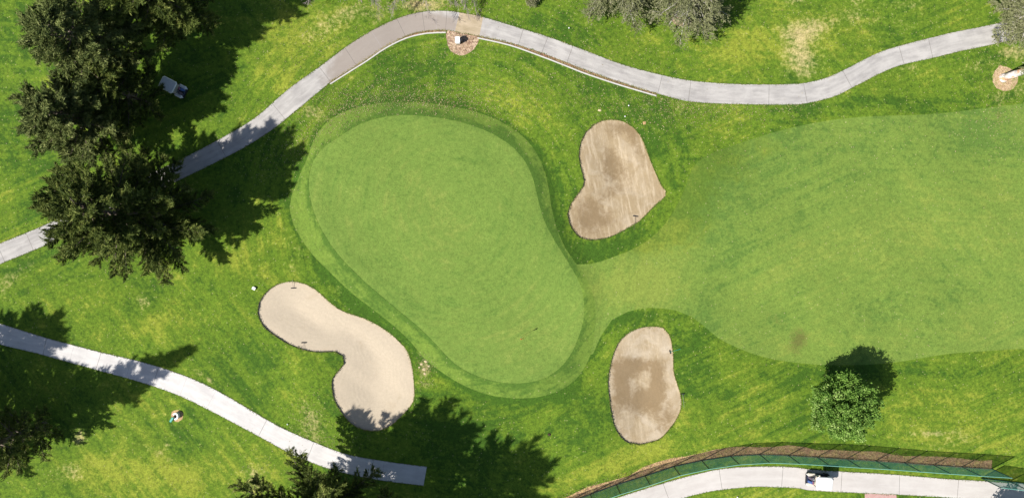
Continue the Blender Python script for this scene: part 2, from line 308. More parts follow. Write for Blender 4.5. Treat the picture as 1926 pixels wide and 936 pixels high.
M['lf_broad'] = leaf('broad_leaves', (.065,.15,.025), (.21,.36,.065), (.47,.60,.20), .35, 1.2)
M['lf_grey'] = leaf('grey_green_leaves', (.14,.155,.065), (.24,.25,.12), (.36,.33,.24), .2)
M['lf_dead'] = leaf('fallen_leaf', (.20,.15,.06), (.38,.32,.15), (.52,.46,.27), .1)

# ------------------------------------------------------------------ ground, cut along every outline
pts = []; edges = []
def add_loop(poly, closed=True):
    i0 = len(pts); pts.extend([tuple(p) for p in poly]); n = len(poly)
    for i in range(n if closed else n-1): edges.append((i0+i, i0+(i+1) % n))
for k in paths: add_loop(poly_of(paths[k]))
for pl in (heart, oval, bean, green, collar, fairway, mulch_a, mulch_b, mulch_c, dirt_strip, paving): add_loop(pl)
gut1 = np.vstack([kerb1, WA([(839,54),(803,55),(764,64),(700,103),(660,128),(621,153)])])
gut2 = np.vstack([kerb2, WA([(1234,174),(1166,153),(1099,130),(1018,98),(959,79),(898,66)])])
add_loop(gut1); add_loop(gut2)
gx, gy = np.meshgrid(np.arange(-72, 72.1, .62), np.arange(-42, 42.1, .62))
for off_ in (.3, .7):
    for pl in (green, collar):
        c_ = pl.mean(0); nr_ = np.gradient(pl, axis=0); nr_ = np.stack([nr_[:, 1], -nr_[:, 0]], 1); nr_ /= np.linalg.norm(nr_, axis=1)[:, None]
        for sg in (-1, 1): pts.extend(map(tuple, pl+nr_*off_*sg+rnd.uniform(-.03, .03, pl.shape)))
G = np.stack([gx.ravel(), gy.ravel()], 1)+rnd.uniform(-.12, .12, (gx.size, 2)); pts.extend(map(tuple, G))
for R_, n_ in ((85, 48), (120, 40), (180, 32), (320, 28), (700, 24), (1600, 24)):
    for i in range(n_):
        a = 2*math.pi*(i+.5)/n_; q = (R_*math.cos(a), R_*math.sin(a)); pts.append(q)
res = MG.delaunay_2d_cdt([Vector(p) for p in pts], edges, [], 0, 1e-4)
V2 = np.array([(v.x, v.y) for v in res[0]]); T = np.array([f for f in res[2] if len(f) == 3], int)
C2 = V2[T].mean(1)
reg = np.full(len(T), 0)
def mark(poly, k, only=None):
    s = pip(C2, poly)
    if only is not None: s &= np.isin(reg, only)
    reg[s] = k
mark(fairway, 3); mark(collar, 2); mark(green, 1)
mark(dirt_strip, 7); mark(mulch_a, 5); mark(mulch_b, 6); mark(mulch_c, 5); mark(gut1, 8); mark(gut2, 8)
mark(heart, 4); mark(oval, 4); mark(bean, 4)
mark(paving, 9)
for k in paths: mark(poly_of(paths[k]), 10)
Z0 = hz(V2)

def blob(P, lst):
    v = np.zeros(len(P))
    for (px, py, rx, ry, ang, w) in lst:
        c = np.array(W(px, py)); a = math.radians(ang); d = P-c
        u = d[:, 0]*math.cos(a)+d[:, 1]*math.sin(a); t = -d[:, 0]*math.sin(a)+d[:, 1]*math.cos(a)
        v += w*np.exp(-.5*((u/(rx*SC))**2+(t/(ry*SC))**2))
    return v
DRY = [(1908,98,22,9,0,.7),(1235,360,0.1,0.1,0,0),(1505,95,26,40,10,.85),(1535,50,18,16,0,.45),(1490,60,25,12,0,.35),(1560,160,40,6,15,.25),(610,55,40,22,20,.45),(690,25,50,12,0,.45),(795,8,30,10,0,1.0),(268,566,11,9,0,.75),(18,530,26,8,35,.55),(40,505,40,3,26,.5),
       (130,885,26,14,10,.5),(585,790,18,26,20,.6),(585,845,26,12,10,.5),(478,905,18,24,0,.6),(1880,215,4,20,5,.65),(800,690,9,12,-20,.9),(800,722,9,4,0,.5),(590,212,14,20,50,.5),(1230,597,20,12,0,.25),(150,820,9,12,0,.9),
       (395,715,26,3,-30,.75),(290,850,30,3,-25,.5),(330,870,20,3,-20,.5),(1700,130,30,4,12,.5),(1730,812,40,2,0,.45),(1770,812,30,2,0,.4),(1600,30,25,12,0,.4),(1705,8,20,8,0,.4),(1500,0,14,5,0,.9),(1610,0,10,4,0,.8),(1295,12,14,16,0,.3),
       (1660,40,60,20,0,.2),(1410,190,70,8,3,.25),(1300,205,60,10,-10,.25),(545,500,26,8,-30,.25),(880,695,14,8,-30,.4),(1130,455,8,6,0,.2),(1790,830,60,12,0,.35),(1905,170,30,25,0,.4),(1850,120,30,12,15,.35),(560,470,12,20,60,.25),(310,835,6,5,0,.6),(640,160,60,4,36,.2)]
FDRY = [(1908,98,22,9,0,.7),(1235,360,0.1,0.1,0,0),(1502,638,14,14,0,1.15),(1455,598,22,16,-25,.5),(1500,662,20,8,0,.25),(1880,215,5,22,5,.7)]
YEL = [(1915,95,20,10,0,.3),(1190,535,70,28,0,.55),(1130,520,35,20,20,.35),(1405,105,90,32,0,.55),(1470,60,120,30,0,.25),(560,130,60,60,45,.35),(610,60,70,40,30,.5),(300,600,60,22,20,.55),(440,490,60,22,-20,.55),(970,180,50,28,0,.45),(1000,240,40,30,30,.3),
       (1250,800,70,18,20,.55),(1140,880,90,14,22,.75),(1300,845,80,12,10,.5),(300,885,110,26,0,.5),(120,880,80,30,0,.35),(1780,760,120,55,0,.3),(1840,830,80,20,0,.35),(560,710,40,28,30,.45),(100,530,60,20,0,.2),(860,300,1,1,0,0),
       (1150,130,60,10,-18,.2),(1700,30,120,22,0,.2),(1350,230,60,20,10,.35),(1680,170,120,14,0,.2),(400,620,50,25,0,.25),(260,760,50,20,0,.3),(520,30,30,24,0,.3),(960,660,1,1,0,0),(1110,700,20,25,30,.4),(1400,700,50,20,0,.15),(830,715,20,10,-35,.4),(20,420,24,60,0,.2),(1430,890,200,10,0,.35),(1600,895,200,8,0,.35),(1450,930,120,8,0,.4)]
LUSH = [(720,165,110,18,15,.35),(820,120,110,20,0,.3),(650,560,50,14,-45,.4),(1180,590,60,12,0,.8),(1180,455,55,12,25,.75),(1110,475,30,12,-25,.6),(1225,250,26,60,-30,.45),(1310,690,35,60,20,.55),(1560,110,60,10,20,.35),(1150,170,90,14,-20,.35),
        (70,300,40,120,0,.45),(420,660,90,22,-40,.35),(440,720,60,16,-40,.35),(1780,700,200,14,0,.5),(1460,710,60,20,0,.3),(420,190,60,60,0,.3),(880,820,100,50,0,.4),(350,860,40,18,-35,.3),(1050,330,10,60,0,.3),(1040,60,60,20,0,.4),(1350,140,60,10,0,.25),
        (640,470,1,1,0,0),(1080,820,60,40,0,.2),(270,585,30,10,0,.5),(700,620,40,10,-40,.45),(1260,110,50,14,0,.2),(1650,870,200,8,0,.4),(1400,850,60,5,0,.3),(1650,180,160,14,0,.25),(1600,200,220,8,3,.35)]
CLUSH_SHADE = [(960,262,26,10,-45,1.0),(1010,350,10,50,-8,.7),(780,205,60,6,0,.35),(560,400,8,40,5,.1),(1050,470,8,30,35,.4),(700,570,60,6,-42,.35),(1000,735,60,6,0,.3),(1080,690,14,14,30,.7)]  # darker collar spots; upper right ones paint in shade of the bank
WET = [(1160,290,40,50,0,.15),(1205,715,40,45,0,.35),(1110,405,40,40,0,.2),(1170,242,24,10,-10,.75),(1198,275,9,34,22,.6),(1145,300,13,28,10,.6),(1168,330,24,18,-30,.5),(1110,400,26,24,0,.7),(1160,365,50,9,0,.25),(1130,425,40,14,10,.35),
       (1200,688,26,12,0,.9),(1176,720,12,26,12,.85),(1238,715,9,26,0,.8),(1212,752,26,14,0,.9),(1225,735,20,14,0,.4),(1252,795,16,22,-35,.7),(1165,790,10,30,10,.3),(1190,820,30,8,0,.25),(1158,740,7,50,0,.45),(1220,780,36,10,0,.3)]
DRYS = [(1215,712,5,18,5,.7),(1188,735,6,22,10,.6)]
def region_obj(name, k, mat, dz=0.0, skirt=0.12, zfun=None, attrs=None, skirt_mat=None, parent=None):
    f = T[reg == k]; ids, inv = np.unique(f, return_inverse=True); f2 = inv.reshape(f.shape)
    v2 = V2[ids]; z = Z0[ids]+dz if zfun is None else zfun(v2, Z0[ids])
    n = len(v2)
    e = np.vstack([f2[:, [0, 1]], f2[:, [1, 2]], f2[:, [2, 0]]]); key = np.sort(e, 1)
    _, idx, cnt = np.unique(key, axis=0, return_index=True, return_counts=True); be = e[idx[cnt == 1]]
    Vt = np.column_stack([v2, z]); verts = [Vt]; faces = f2.tolist(); nf = len(faces)
    if skirt > 0:
        low = Vt.copy(); low[:, 2] -= skirt; verts += [Vt, low]
        faces += [[b+n, a+n, a+2*n, b+2*n] for a, b in be.tolist()]
    Vt = np.vstack(verts); me = bpy.data.meshes.new(name); me.from_pydata(Vt.tolist(), [], faces); 
    mats = [mat]+([skirt_mat] if skirt_mat else [])
    me.update()
    sm = np.zeros(len(faces), bool); sm[:nf] = True; me.polygons.foreach_set('use_smooth', sm)
    o = link(name, me, parent, mats)
    if skirt_mat and skirt > 0:
        mi = np.zeros(len(faces), np.int32); mi[nf:] = 1; me.polygons.foreach_set('material_index', mi)
    P = Vt[:, :2]
    for an, fn in (attrs or {}).items():
        a = me.attributes.new(an, 'FLOAT', 'POINT'); a.data.foreach_set('value', fn(P).astype(np.float32))
    return o
def fair_yel(P):
    return blob(P, [(1190,540,75,35,0,.8),(1240,470,50,40,0,.2),(1700,430,160,50,10,.45),(1560,640,160,20,0,.3),(1850,600,60,40,0,.25)])
g = region_obj('ground', 0, M['rough'], 0, .5, None, dict(dry=lambda P: blob(P, DRY), yel=lambda P: blob(P, YEL), lush_shade=lambda P: blob(P, LUSH)+np.where(P[:, 0] < 12, .8, .15)*np.exp(-(dist(P, collar)/.8)**2)), M['lip']); tag(g, kind='structure')
o = region_obj('putting_green', 1, M['green'], -.03, .0, None, dict(dry=lambda P: blob(P, [(1,1,1,1,0,0)]), yel=lambda P: blob(P, [(800,400,80,120,20,.25),(960,640,80,40,0,.3)]), lush_shade=lambda P: blob(P, [(690,300,60,40,0,.2)]))); tag(o, kind='structure')
o = region_obj('green_collar', 2, M['collar'], -.01, .05, None, dict(dry=lambda P: blob(P, DRY)*.6, yel=lambda P: blob(P, YEL)*.7, lush_shade=lambda P: blob(P, CLUSH_SHADE)+.7*np.exp(-((dist(P, green)-.2)/.4)**2)-.12*np.exp(-((dist(P, collar)-.9)/.7)**2))); tag(o, kind='structure')
o = region_obj('fairway', 3, M['fairway'], -.006, .03, None, dict(dry=lambda P: blob(P, FDRY), yel=fair_yel, blend=lambda P: (1-sstep(0, 7.5, dist(P, fairway)))*(1-sstep(20, 38, P[:, 0]))*sstep(-2.5, 1.5, P[:, 1])*1.15, lush_shade=lambda P: blob(P, [(1340,300,60,30,30,.1),(1330,520,14,130,0,.25),(1420,330,80,50,0,.1),(1880,250,60,40,0,.45),(1560,330,60,60,0,.25),(1460,610,40,25,20,.5),(1290,600,40,20,0,.6),(1350,420,60,60,0,.25)]))); tag(o, kind='structure')
def sandz(v2, z):
    d = np.min([dist(v2, b) for b in BUNK], axis=0)
    slope = sstep(0, 5.0, d)
    return z-.17-.45*slope+.03*np.sin(v2[:, 0]*1.9)*np.cos(v2[:, 1]*2.3)
o = region_obj('bunker_sand', 4, M['sand'], 0, 0, sandz, dict(edge=lambda P: np.min([dist(P, b) for b in BUNK], axis=0), wet=lambda P: blob(P, WET)-blob(P, DRYS), warm=lambda P: sstep(995, 1060, P[:, 0]/SC+963)*np.where(P[:, 1] > 0, 1.0, .75))); tag(o, kind='structure')
o = region_obj('mulch_bed', 5, M['mulch'], -.01, .05); tag(o, kind='structure')
o = region_obj('needle_bed', 6, M['mulch_pale'], -.01, .05); tag(o, kind='structure')
o = region_obj('dirt_verge', 7, M['dirt'], -.02, .05); tag(o, kind='structure')
o = region_obj('gutter', 8, M['gutter'], -.04, .02); tag(o, kind='structure')
o = region_obj('brick_walk', 9, M['pink'], .0, .1); tag(o, kind='structure')

def path_obj(name, ul, base, joints, brown=None, tan=None):
    U, L = ul; mid = (U+L)/2; s = np.concatenate([[0], np.cumsum(np.linalg.norm(np.diff(mid, axis=0), axis=1))])
    def s_at(px, py):
        c = np.array(W(px, py)); best = None
        for i in range(len(mid)-1):
            ab = mid[i+1]-mid[i]; t = np.clip((c-mid[i])@ab/(ab@ab), 0, 1); d = np.linalg.norm(c-mid[i]-ab*t)
            if best is None or d < best[0]: best = (d, s[i]+t*np.linalg.norm(ab))
        return best[1]
    js = []; cuts = list(s)
    for px, py, strong in joints:
        q = s_at(px, py); hw = .02 if strong else .012; js.append((q-hw, q+hw, strong)); cuts += [q-hw, q+hw]
    ts = [s_at(*p) for p in tan] if tan else None
    if ts: cuts += ts
    cuts = np.unique(np.clip(np.round(cuts, 4), 0, s[-1]))
    K = 6; rows = []
    for c in cuts:
        u = np.array([np.interp(c, s, U[:, 0]), np.interp(c, s, U[:, 1])]); l = np.array([np.interp(c, s, L[:, 0]), np.interp(c, s, L[:, 1])])
        rows.append([u+(l-u)*k/K for k in range(K+1)])
    R = np.array(rows); n = len(cuts); P = R.reshape(-1, 2); z = hz(P)+.035
    verts = np.column_stack([P, z]); top = verts.reshape(n, K+1, 3)
    faces = []; mi = []
    for i in range(n-1):
        c = (cuts[i]+cuts[i+1])/2; k_ = 0
        for a, b, st in js:
            if a < c < b: k_ = 1 if st else 2
        if ts and k_ == 0 and min(ts) < c < max(ts): k_ = 3
        for j in range(K): faces.append([i*(K+1)+j, (i)*(K+1)+j+1, (i+1)*(K+1)+j+1, (i+1)*(K+1)+j]); mi.append(k_)
    low = verts.copy(); low[:, 2] -= .3; nv = len(verts)
    ring = [i*(K+1) for i in range(n)]+[(n-1)*(K+1)+j for j in range(1, K+1)]+[i*(K+1)+K for i in range(n-2, -1, -1)]+[j for j in range(K-1, 0, -1)]
    for a, b in zip(ring, ring[1:]+ring[:1]): faces.append([b, a, a+nv, b+nv]); mi.append(0)
    me = bpy.data.meshes.new(name); me.from_pydata(np.vstack([verts, low]).tolist(), [], faces); me.update()
    o = link(name, me, None, [M[base], M['joint'], M['joint2'], M['conc_tan']]); me.polygons.foreach_set('material_index', np.array(mi, np.int32))
    al = np.repeat(cuts, K+1); ac = np.tile(np.arange(K+1)/K, n)
    for nm, v in (('along', al), ('across', ac), ('brown', blob(P, brown) if brown else al*0)):
        a = me.attributes.new(nm, 'FLOAT', 'POINT'); a.data.foreach_set('value', np.concatenate([v, v]).astype(np.float32))
    tag(o, kind='structure'); return o
path_obj('cart_path', paths['a'], 'conc_grey', [(3,475,1),(58,457,1),(417,280,1),(472,253,0),(527,213,1),(563,180,0),(611,140,1),(657,103,1),(707,72,0),(754,51,1),(796,40,1),(839,39,1),(820,39,0),(858,45,0),(906,51,0),(939,60,0),(980,69,1),(1024,87,1),(1071,105,1),(1116,120,0),(1168,139,0),(1241,160,1),(1297,171,1),(1335,176,0),(1372,178,0),(1410,179,0),(1445,179,1),(1514,176,1),(1553,168,0),(1594,153,1),(1643,118,0),(1696,103,1),(1751,94,1),(1805,80,0)],
         [(690,90,50,30,35,.9),(770,50,50,16,0,.9),(740,60,60,20,30,.5),(820,42,40,14,0,.8),(620,140,30,20,40,.2),(900,65,40,8,-15,.5),(640,125,30,16,40,.5)], [(859,45),(905,51)])
path_obj('lower_cart_path', paths['b'], 'conc_white', [(84,652,1),(135,666,0),(186,677,1),(243,690,0),(293,707,1),(345,726,0),(399,747,0),(494,804,1),(586,842,1),(650,870,0),(720,886,0)])
path_obj('fenced_cart_path', paths['c'], 'conc_warm', [(1252,921,1),(1355,901,1),(1471,897,1),(1582,903,1),(1692,911,1),(1801,917,1)])
def kerb(name, line, lab):
    t = np.gradient(line, axis=0); t /= np.linalg.norm(t, axis=1)[:, None]; nrm = np.stack([-t[:, 1], t[:, 0]], 1); n = len(line)
    a = line+nrm*.07; b = line-nrm*.07; za = hz(line)
    vs = []
    for p, dz in ((a, -.25), (a, .085), (b, .085), (b, -.25)): vs += np.column_stack([p, za+dz]).tolist()
    fs = []
    for i in range(n-1):
        for k in range(3): fs.append([k*n+i, (k+1)*n+i, (k+1)*n+i+1, k*n+i+1])
    fs += [[0, n, 2*n, 3*n], [n-1, 4*n-1, 3*n-1, 2*n-1]]
    me = bpy.data.meshes.new(name); me.from_pydata(vs, [], fs); o = link(name, me, None, M['kerb']); tag(o, lab, 'kerb', 'kerbs edging the upper cart path')
kerb('kerb', kerb1, 'pale concrete kerb edging the cart path, left of the white box')
kerb('kerb', kerb2, 'pale concrete kerb edging the cart path, right of the white box')

# ------------------------------------------------------------------ small mesh builder
class MB:
    def __init__(s): s.v = []; s.f = []
    def add(s, v, f):
        k = len(s.v); s.v += [tuple(p) for p in v]; s.f += [[i+k for i in q] for q in f]; return s
    def box(s, c, d, rz=0, bev=.0, top=1.0, tilt=0):
        cx, cy, cz = c; hx, hy, hz_ = d[0]/2, d[1]/2, d[2]/2; v = []
        b = min(bev, hx*.9, hy*.9)
        def ring(z, ix, iy, sc):
            r = []
            for qx, qy in ((1, 1), (-1, 1), (-1, -1), (1, -1)):
                for k in ((0, 1) if b > 0 else (0,)):
                    if b > 0: x, y = ((ix*qx, (iy-b)*qy), ((ix-b)*qx, iy*qy))[k if qx*qy > 0 else 1-k]
                    else: x, y = ix*qx, iy*qy
                    r.append((x*sc, y*sc, z+tilt*x))
            return r
        n = 8 if b > 0 else 4
        R = [ring(-hz_, hx, hy, 1), ring(hz_-b*.6, hx, hy, top), ring(hz_, hx-b*.5, hy-b*.5, top)] if b > 0 else [ring(-hz_, hx, hy, 1), ring(hz_, hx, hy, top)]
        pts_ = [p for r in R for p in r]; f = []
        for k in range(len(R)-1):
            for i in range(n): f.append([k*n+i, k*n+(i+1) % n, (k+1)*n+(i+1) % n, (k+1)*n+i])
        f.append(list(range(n))[::-1]); f.append([(len(R)-1)*n+i for i in range(n)])
        ca, sa = math.cos(rz), math.sin(rz)
        return s.add([(cx+x*ca-y*sa, cy+x*sa+y*ca, cz+z) for x, y, z in pts_], f)
    def tube(s, a, b, r0, r1=None, n=8, cap=True):
        r1 = r0 if r1 is None else r1; a = Vector(a); b = Vector(b); d = (b-a).normalized()
        u = d.orthogonal().normalized(); w = d.cross(u); v = []
        for p, r in ((a, r0), (b, r1)):
            for i in range(n): q = 2*math.pi*i/n; v.append(p+u*math.cos(q)*r+w*math.sin(q)*r)
        f = [[i, (i+1) % n, n+(i+1) % n, n+i] for i in range(n)]
        if cap: f += [list(range(n))[::-1], list(range(n, 2*n))]
        return s.add(v, f)
    def lathe(s, c, prof, n=20):
        v = []; f = []
        for r, z in prof:
            for i in range(n): q = 2*math.pi*i/n; v.append((c[0]+r*math.cos(q), c[1]+r*math.sin(q), c[2]+z))
        for k in range(len(prof)-1):
            for i in range(n): f.append([k*n+i, k*n+(i+1) % n, (k+1)*n+(i+1) % n, (k+1)*n+i])
        f += [list(range(n))[::-1], [(len(prof)-1)*n+i for i in range(n)]]
        return s.add(v, f)
    def build(s, name, mat, parent=None, smooth=False):
        me = bpy.data.meshes.new(name); me.from_pydata(s.v, [], s.f); me.update()
        if smooth: me.polygons.foreach_set('use_smooth', [True]*len(me.polygons))
        return link(name, me, parent, mat)

# ------------------------------------------------------------------ fences
FH = 3.28
def fence(base, lab, group):
    c = base[0]; root = empty('wind_fence', (c[0], c[1], hz1(*c))); z0 = root.location.z
    loc = [(p[0]-c[0], p[1]-c[1], hz1(*p)-z0) for p in base]
    for p in loc: MB().tube((p[0], p[1], p[2]-.1), (p[0], p[1], p[2]+FH), .062, .055, 8).build('post', M['post'], root)
    r = MB(); b = MB(); net = MB()
    for a, q in zip(loc, loc[1:]):
        r.tube((a[0], a[1], a[2]+FH), (q[0], q[1], q[2]+FH), .032, n=6); b.tube((a[0], a[1], a[2]+.12), (q[0], q[1], q[2]+.12), .045, n=6)
        net.add([(a[0], a[1], a[2]+.14), (q[0], q[1], q[2]+.14), (q[0], q[1], q[2]+FH-.05), (a[0], a[1], a[2]+FH-.05)], [[0, 1, 2, 3]])
    r.build('top_rail', M['rail'], root); b.build('bottom_rail', M['post'], root); net.build('screen_net', M['net'], root)
    tag(root, lab, 'fence', group)
fence(fence_base, 'long curving green net fence between the lawn and the lower right cart path', 'green net fences')
fence(WA([(1845,898),(1898.5,904.5),(1955,911),(2010,917),(2065,922)]), 'short green net fence overlapping the long one in the lower right corner', 'green net fences')

# ------------------------------------------------------------------ trees
def quads(name, P, D, S, var, mat, parent):
    n = len(P); v = np.empty((n, 4, 3)); v[:, 0] = P-D; v[:, 1] = P+S-D*.1; v[:, 2] = P+D; v[:, 3] = P-S-D*.1
    me = bpy.data.meshes.new(name); me.vertices.add(4*n); me.vertices.foreach_set('co', v.ravel())
    me.loops.add(4*n); me.loops.foreach_set('vertex_index', np.arange(4*n, dtype=np.int32))
    me.polygons.add(n); me.polygons.foreach_set('loop_start', np.arange(0, 4*n, 4, dtype=np.int32))
    me.update(calc_edges=True); a = me.attributes.new('var', 'FLOAT', 'FACE'); a.data.foreach_set('value', var.astype(np.float32))
    return link(name, me, parent, mat)
def unit(a): return a/np.maximum(np.linalg.norm(a, axis=-1, keepdims=True), 1e-9)
def foliage(name, C, Dr, rc, m, L, Wd, rng, mat, parent, up=.3, rand=.7, flat=.7, cvar=None, face=.75, spray=0.0):
    n = len(C); Pc = np.repeat(C, m, 0); Dc = np.repeat(Dr, m, 0); rr = np.repeat(rc, m)[:, None]
    off = rng.normal(size=(n*m, 3))*.5; off[:, 2] *= flat; P = Pc+off*rr*(1-.4*spray)+Dc*rng.normal(size=(n*m, 1))*rr*spray*.9
    D = unit(Dc*1.0+rng.normal(size=(n*m, 3))*rand+np.array([0, 0, up])); S = unit(np.cross(D, np.array([-.35, -.2, 1.0])+rng.normal(size=(n*m, 3))*face))
    l = rng.uniform(.6, 1.3, (n*m, 1))*L/2; w = rng.uniform(.7, 1.3, (n*m, 1))*Wd/2
    cv = rng.uniform(0, 1, n) if cvar is None else cvar
    var = np.clip(np.repeat(cv, m)*.6+rng.uniform(0, 1, n*m)*.4, 0, 1)
    return quads(name, P, D*l, S*w, var, mat, parent)
def tree_conifer(name, px, py, h, R, cb, seed, lab, mat='lf_pine', nl=60, m=16, prof=None, L=.42, Wd=.13, bk='bark', grp=None, droop=0.0, elev=(.1, .5), tr=.38, cs=1.0, sub=.42, crook=.0):
    rng = np.random.default_rng(seed); x, y = W(px, py); root = empty(name, (x, y, hz1(x, y)))
    prof = prof or (lambda t: (1-t)**.55*min(1, .45+t*3.2))
    tb = MB(); lean = rng.normal(size=2)*.03*h; ns = 7
    ax = lambda z: np.array([lean[0]*(z/h)**2+math.sin(z*.5)*.12*crook, lean[1]*(z/h)**2, z])
    for i in range(ns):
        a, b = ax(h*.95*i/ns if i else -.2), ax(h*.95*(i+1)/ns); tb.tube(a, b, tr*(1-i/ns)**.8+.03, tr*(1-(i+1)/ns)**.8+.03, 9, cap=(i in (0, ns-1)))
    tb.lathe((0, 0, -.2), [(tr*1.6, 0), (tr*1.25, .3), (tr*1.0, .8)], 10)
    C = []; Dd = []; RC = []
    for i in range(nl):
        t = (i+.5)/nl; t = t**.9; z = cb+(h-cb)*t*.97; az = i*2.39996+rng.normal()*.35
        ln = R*prof(t)*rng.uniform(.72, 1.12); el = elev[0]+(elev[1]-elev[0])*t+rng.normal()*.08
        o = ax(z); d = np.array([math.cos(az)*math.cos(el), math.sin(az)*math.cos(el), math.sin(el)])
        pl = lambda q: o+d*ln*q+np.array([0, 0, (-droop*q*q+.10*q*q)*ln])
        prev = o
        for q in (.33, .66, 1.0):
            cur = pl(q); tb.tube(prev, cur, .11*(1-q*.8)*min(1, ln/4+.2)+.03, .09*(1-q*.85)*min(1, ln/4+.2)+.012, 5, cap=False); prev = cur
        nsb = max(5, int(ln*3.0)); side = 1
        for j in range(nsb):
            q = .22+.78*(j+.5)/nsb; side = -side; p = pl(q); a2 = az+side*rng.uniform(.45, 1.0)
            sl = ln*sub*(1.12-q)*rng.uniform(.7, 1.2)+.35; e2 = el*.6+rng.uniform(-.05, .35)-droop*.5
            d2 = np.array([math.cos(a2)*math.cos(e2), math.sin(a2)*math.cos(e2), math.sin(e2)])
            kk = max(2, int(sl/.45))
            if sl > 1.0 and j % 2 == 0: tb.tube(p, p+d2*sl*.9, .028, .01, 4, cap=False)
            for w in range(kk):
                qq = (w+.6)/kk; C.append(p+d2*sl*qq+rng.normal(size=3)*.08); Dd.append(d2); RC.append((.42-.16*qq)*cs)
        C.append(pl(1.0)); Dd.append(d); RC.append(.3*cs)
    C = np.array(C); Dd = np.array(Dd); RC = np.array(RC)
    tb.build('trunk', M[bk], root, True)
    foliage('crown', C, Dd, RC, m, L, Wd, rng, M[mat], root, spray=1.0)
    tag(root, lab, 'tree', grp); return root
GL = 'tall dark conifers at the left'; rp = lambda t: (1-t)**.5*min(1, .62+t*2.2)
rB = lambda t: (1-t)**.42*min(1, .75+t*2.0)
CK = dict(L=.50, Wd=.085, cs=.72)
tree_conifer('conifer_tree', 304, 410, 16.5, 8.2, 1.6, 11, 'broad dark conifer with ragged crown hanging over the cart path at left', 'lf_pine', 105, 32, rB, grp=GL, elev=(.0, .6), sub=.30, **CK)
tree_conifer('conifer_tree', 218, 250, 13.5, 6.4, 2.0, 12, 'olive green conifer with outer sprays at the far left lawn, above the broad dark one', 'lf_pine2', 84, 32, rp, grp=GL, sub=.32, **CK)
tree_conifer('conifer_tree', 250, 112, 17.5, 6.8, 3.0, 13, 'conifer in the upper left corner with greyish outer sprays', 'lf_pine2', 84, 30, rp, grp=GL, sub=.32, **CK)
tree_conifer('conifer_tree', 284, 198, 10.5, 4.9, 1.8, 20, 'low shaded conifer crown just left of the half hidden cart', 'lf_pine', 50, 26, rp, grp=GL, sub=.32, **CK)
tree_conifer('conifer_tree', 365, 40, 17, 6.4, 3.0, 14, 'conifer cut by the top edge above the half hidden cart', 'lf_pine', 80, 28, rp, grp=GL, sub=.32, **CK)
tree_conifer('conifer_tree', 622, 938, 15.5, 9.2, 4.4, 15, 'dark conifer at the bottom edge over the lower cart path', 'lf_pine', 84, 28, rB, grp='dark conifers along the bottom', elev=(.0, .55), sub=.30, **CK)
tree_conifer('conifer_tree', 765, 1002, 18, 8.6, 3.0, 16, 'conifer below the bottom edge whose shadow lies right of the kidney bunker', 'lf_pine', 62, 24, rp, grp='dark conifers along the bottom', sub=.32, **CK)
tree_conifer('spire_conifer', 84, 800, 20.5, 4.6, 1.2, 17, 'tall pointed conifer at the left edge casting a spire shaped shadow', 'lf_pine', 90, 20, lambda t: (1-t)**.95*min(1, .8+t*3), elev=(.2, .7), **CK)
tree_conifer('conifer_tree', -95, 720, 15, 7.0, 2.0, 18, 'conifer beyond the left edge shading the lower cart path', 'lf_pine', 60, 22, rp, grp='conifers beyond the left edge', **CK)
tree_conifer('conifer_tree', -60, 830, 16, 7.0, 2.0, 19, 'conifer beyond the left edge shading the lower lawn', 'lf_pine', 60, 22, rp, grp='conifers beyond the left edge', **CK)
gp = lambda t: (1-t)**.45*min(1, .7+t*2)
tree_conifer('pepper_tree', 1276, 24, 9, 5.6, 2.6, 21, 'grey green drooping tree with a leaning trunk in brown mulch', 'lf_grey', 60, 20, gp, .34, .075, 'bark_grey', 'grey green trees along the top', .45, (.05, .5), .42, 1.1)
tree_conifer('pepper_tree', 1160, -8, 7.5, 5.4, 2.0, 22, 'grey green drooping tree left of the one with the mulch ring', 'lf_grey', 60, 20, gp, .34, .075, 'bark_grey', 'grey green trees along the top', .45, (.05, .5), .35, 1.1)
tree_conifer('pepper_tree', 1896, 42, 7.5, 5.0, 1.8, 23, 'grey green tree over the cart path end in the upper right corner', 'lf_grey', 60, 22, gp, .34, .09, 'bark_grey', 'grey green trees along the top', .25, (.1, .5), .3, 1.0)
tree_conifer('eucalyptus_tree', 1887, 147, 16, 5.0, 6.5, 24, 'tall tree with pale peeling trunk rising from a round needle bed', 'lf_grey', 40, 13, gp, .36, .09, 'bark_pale', None, .2, (.1, .5), .40, 1.0)
tree_conifer('small_tree', 1846, 978, 5.5, 2.6, 1.6, 25, 'small tree past the lower right corner shading the fenced path', 'lf_broad', 30, 12, gp, .3, .16)
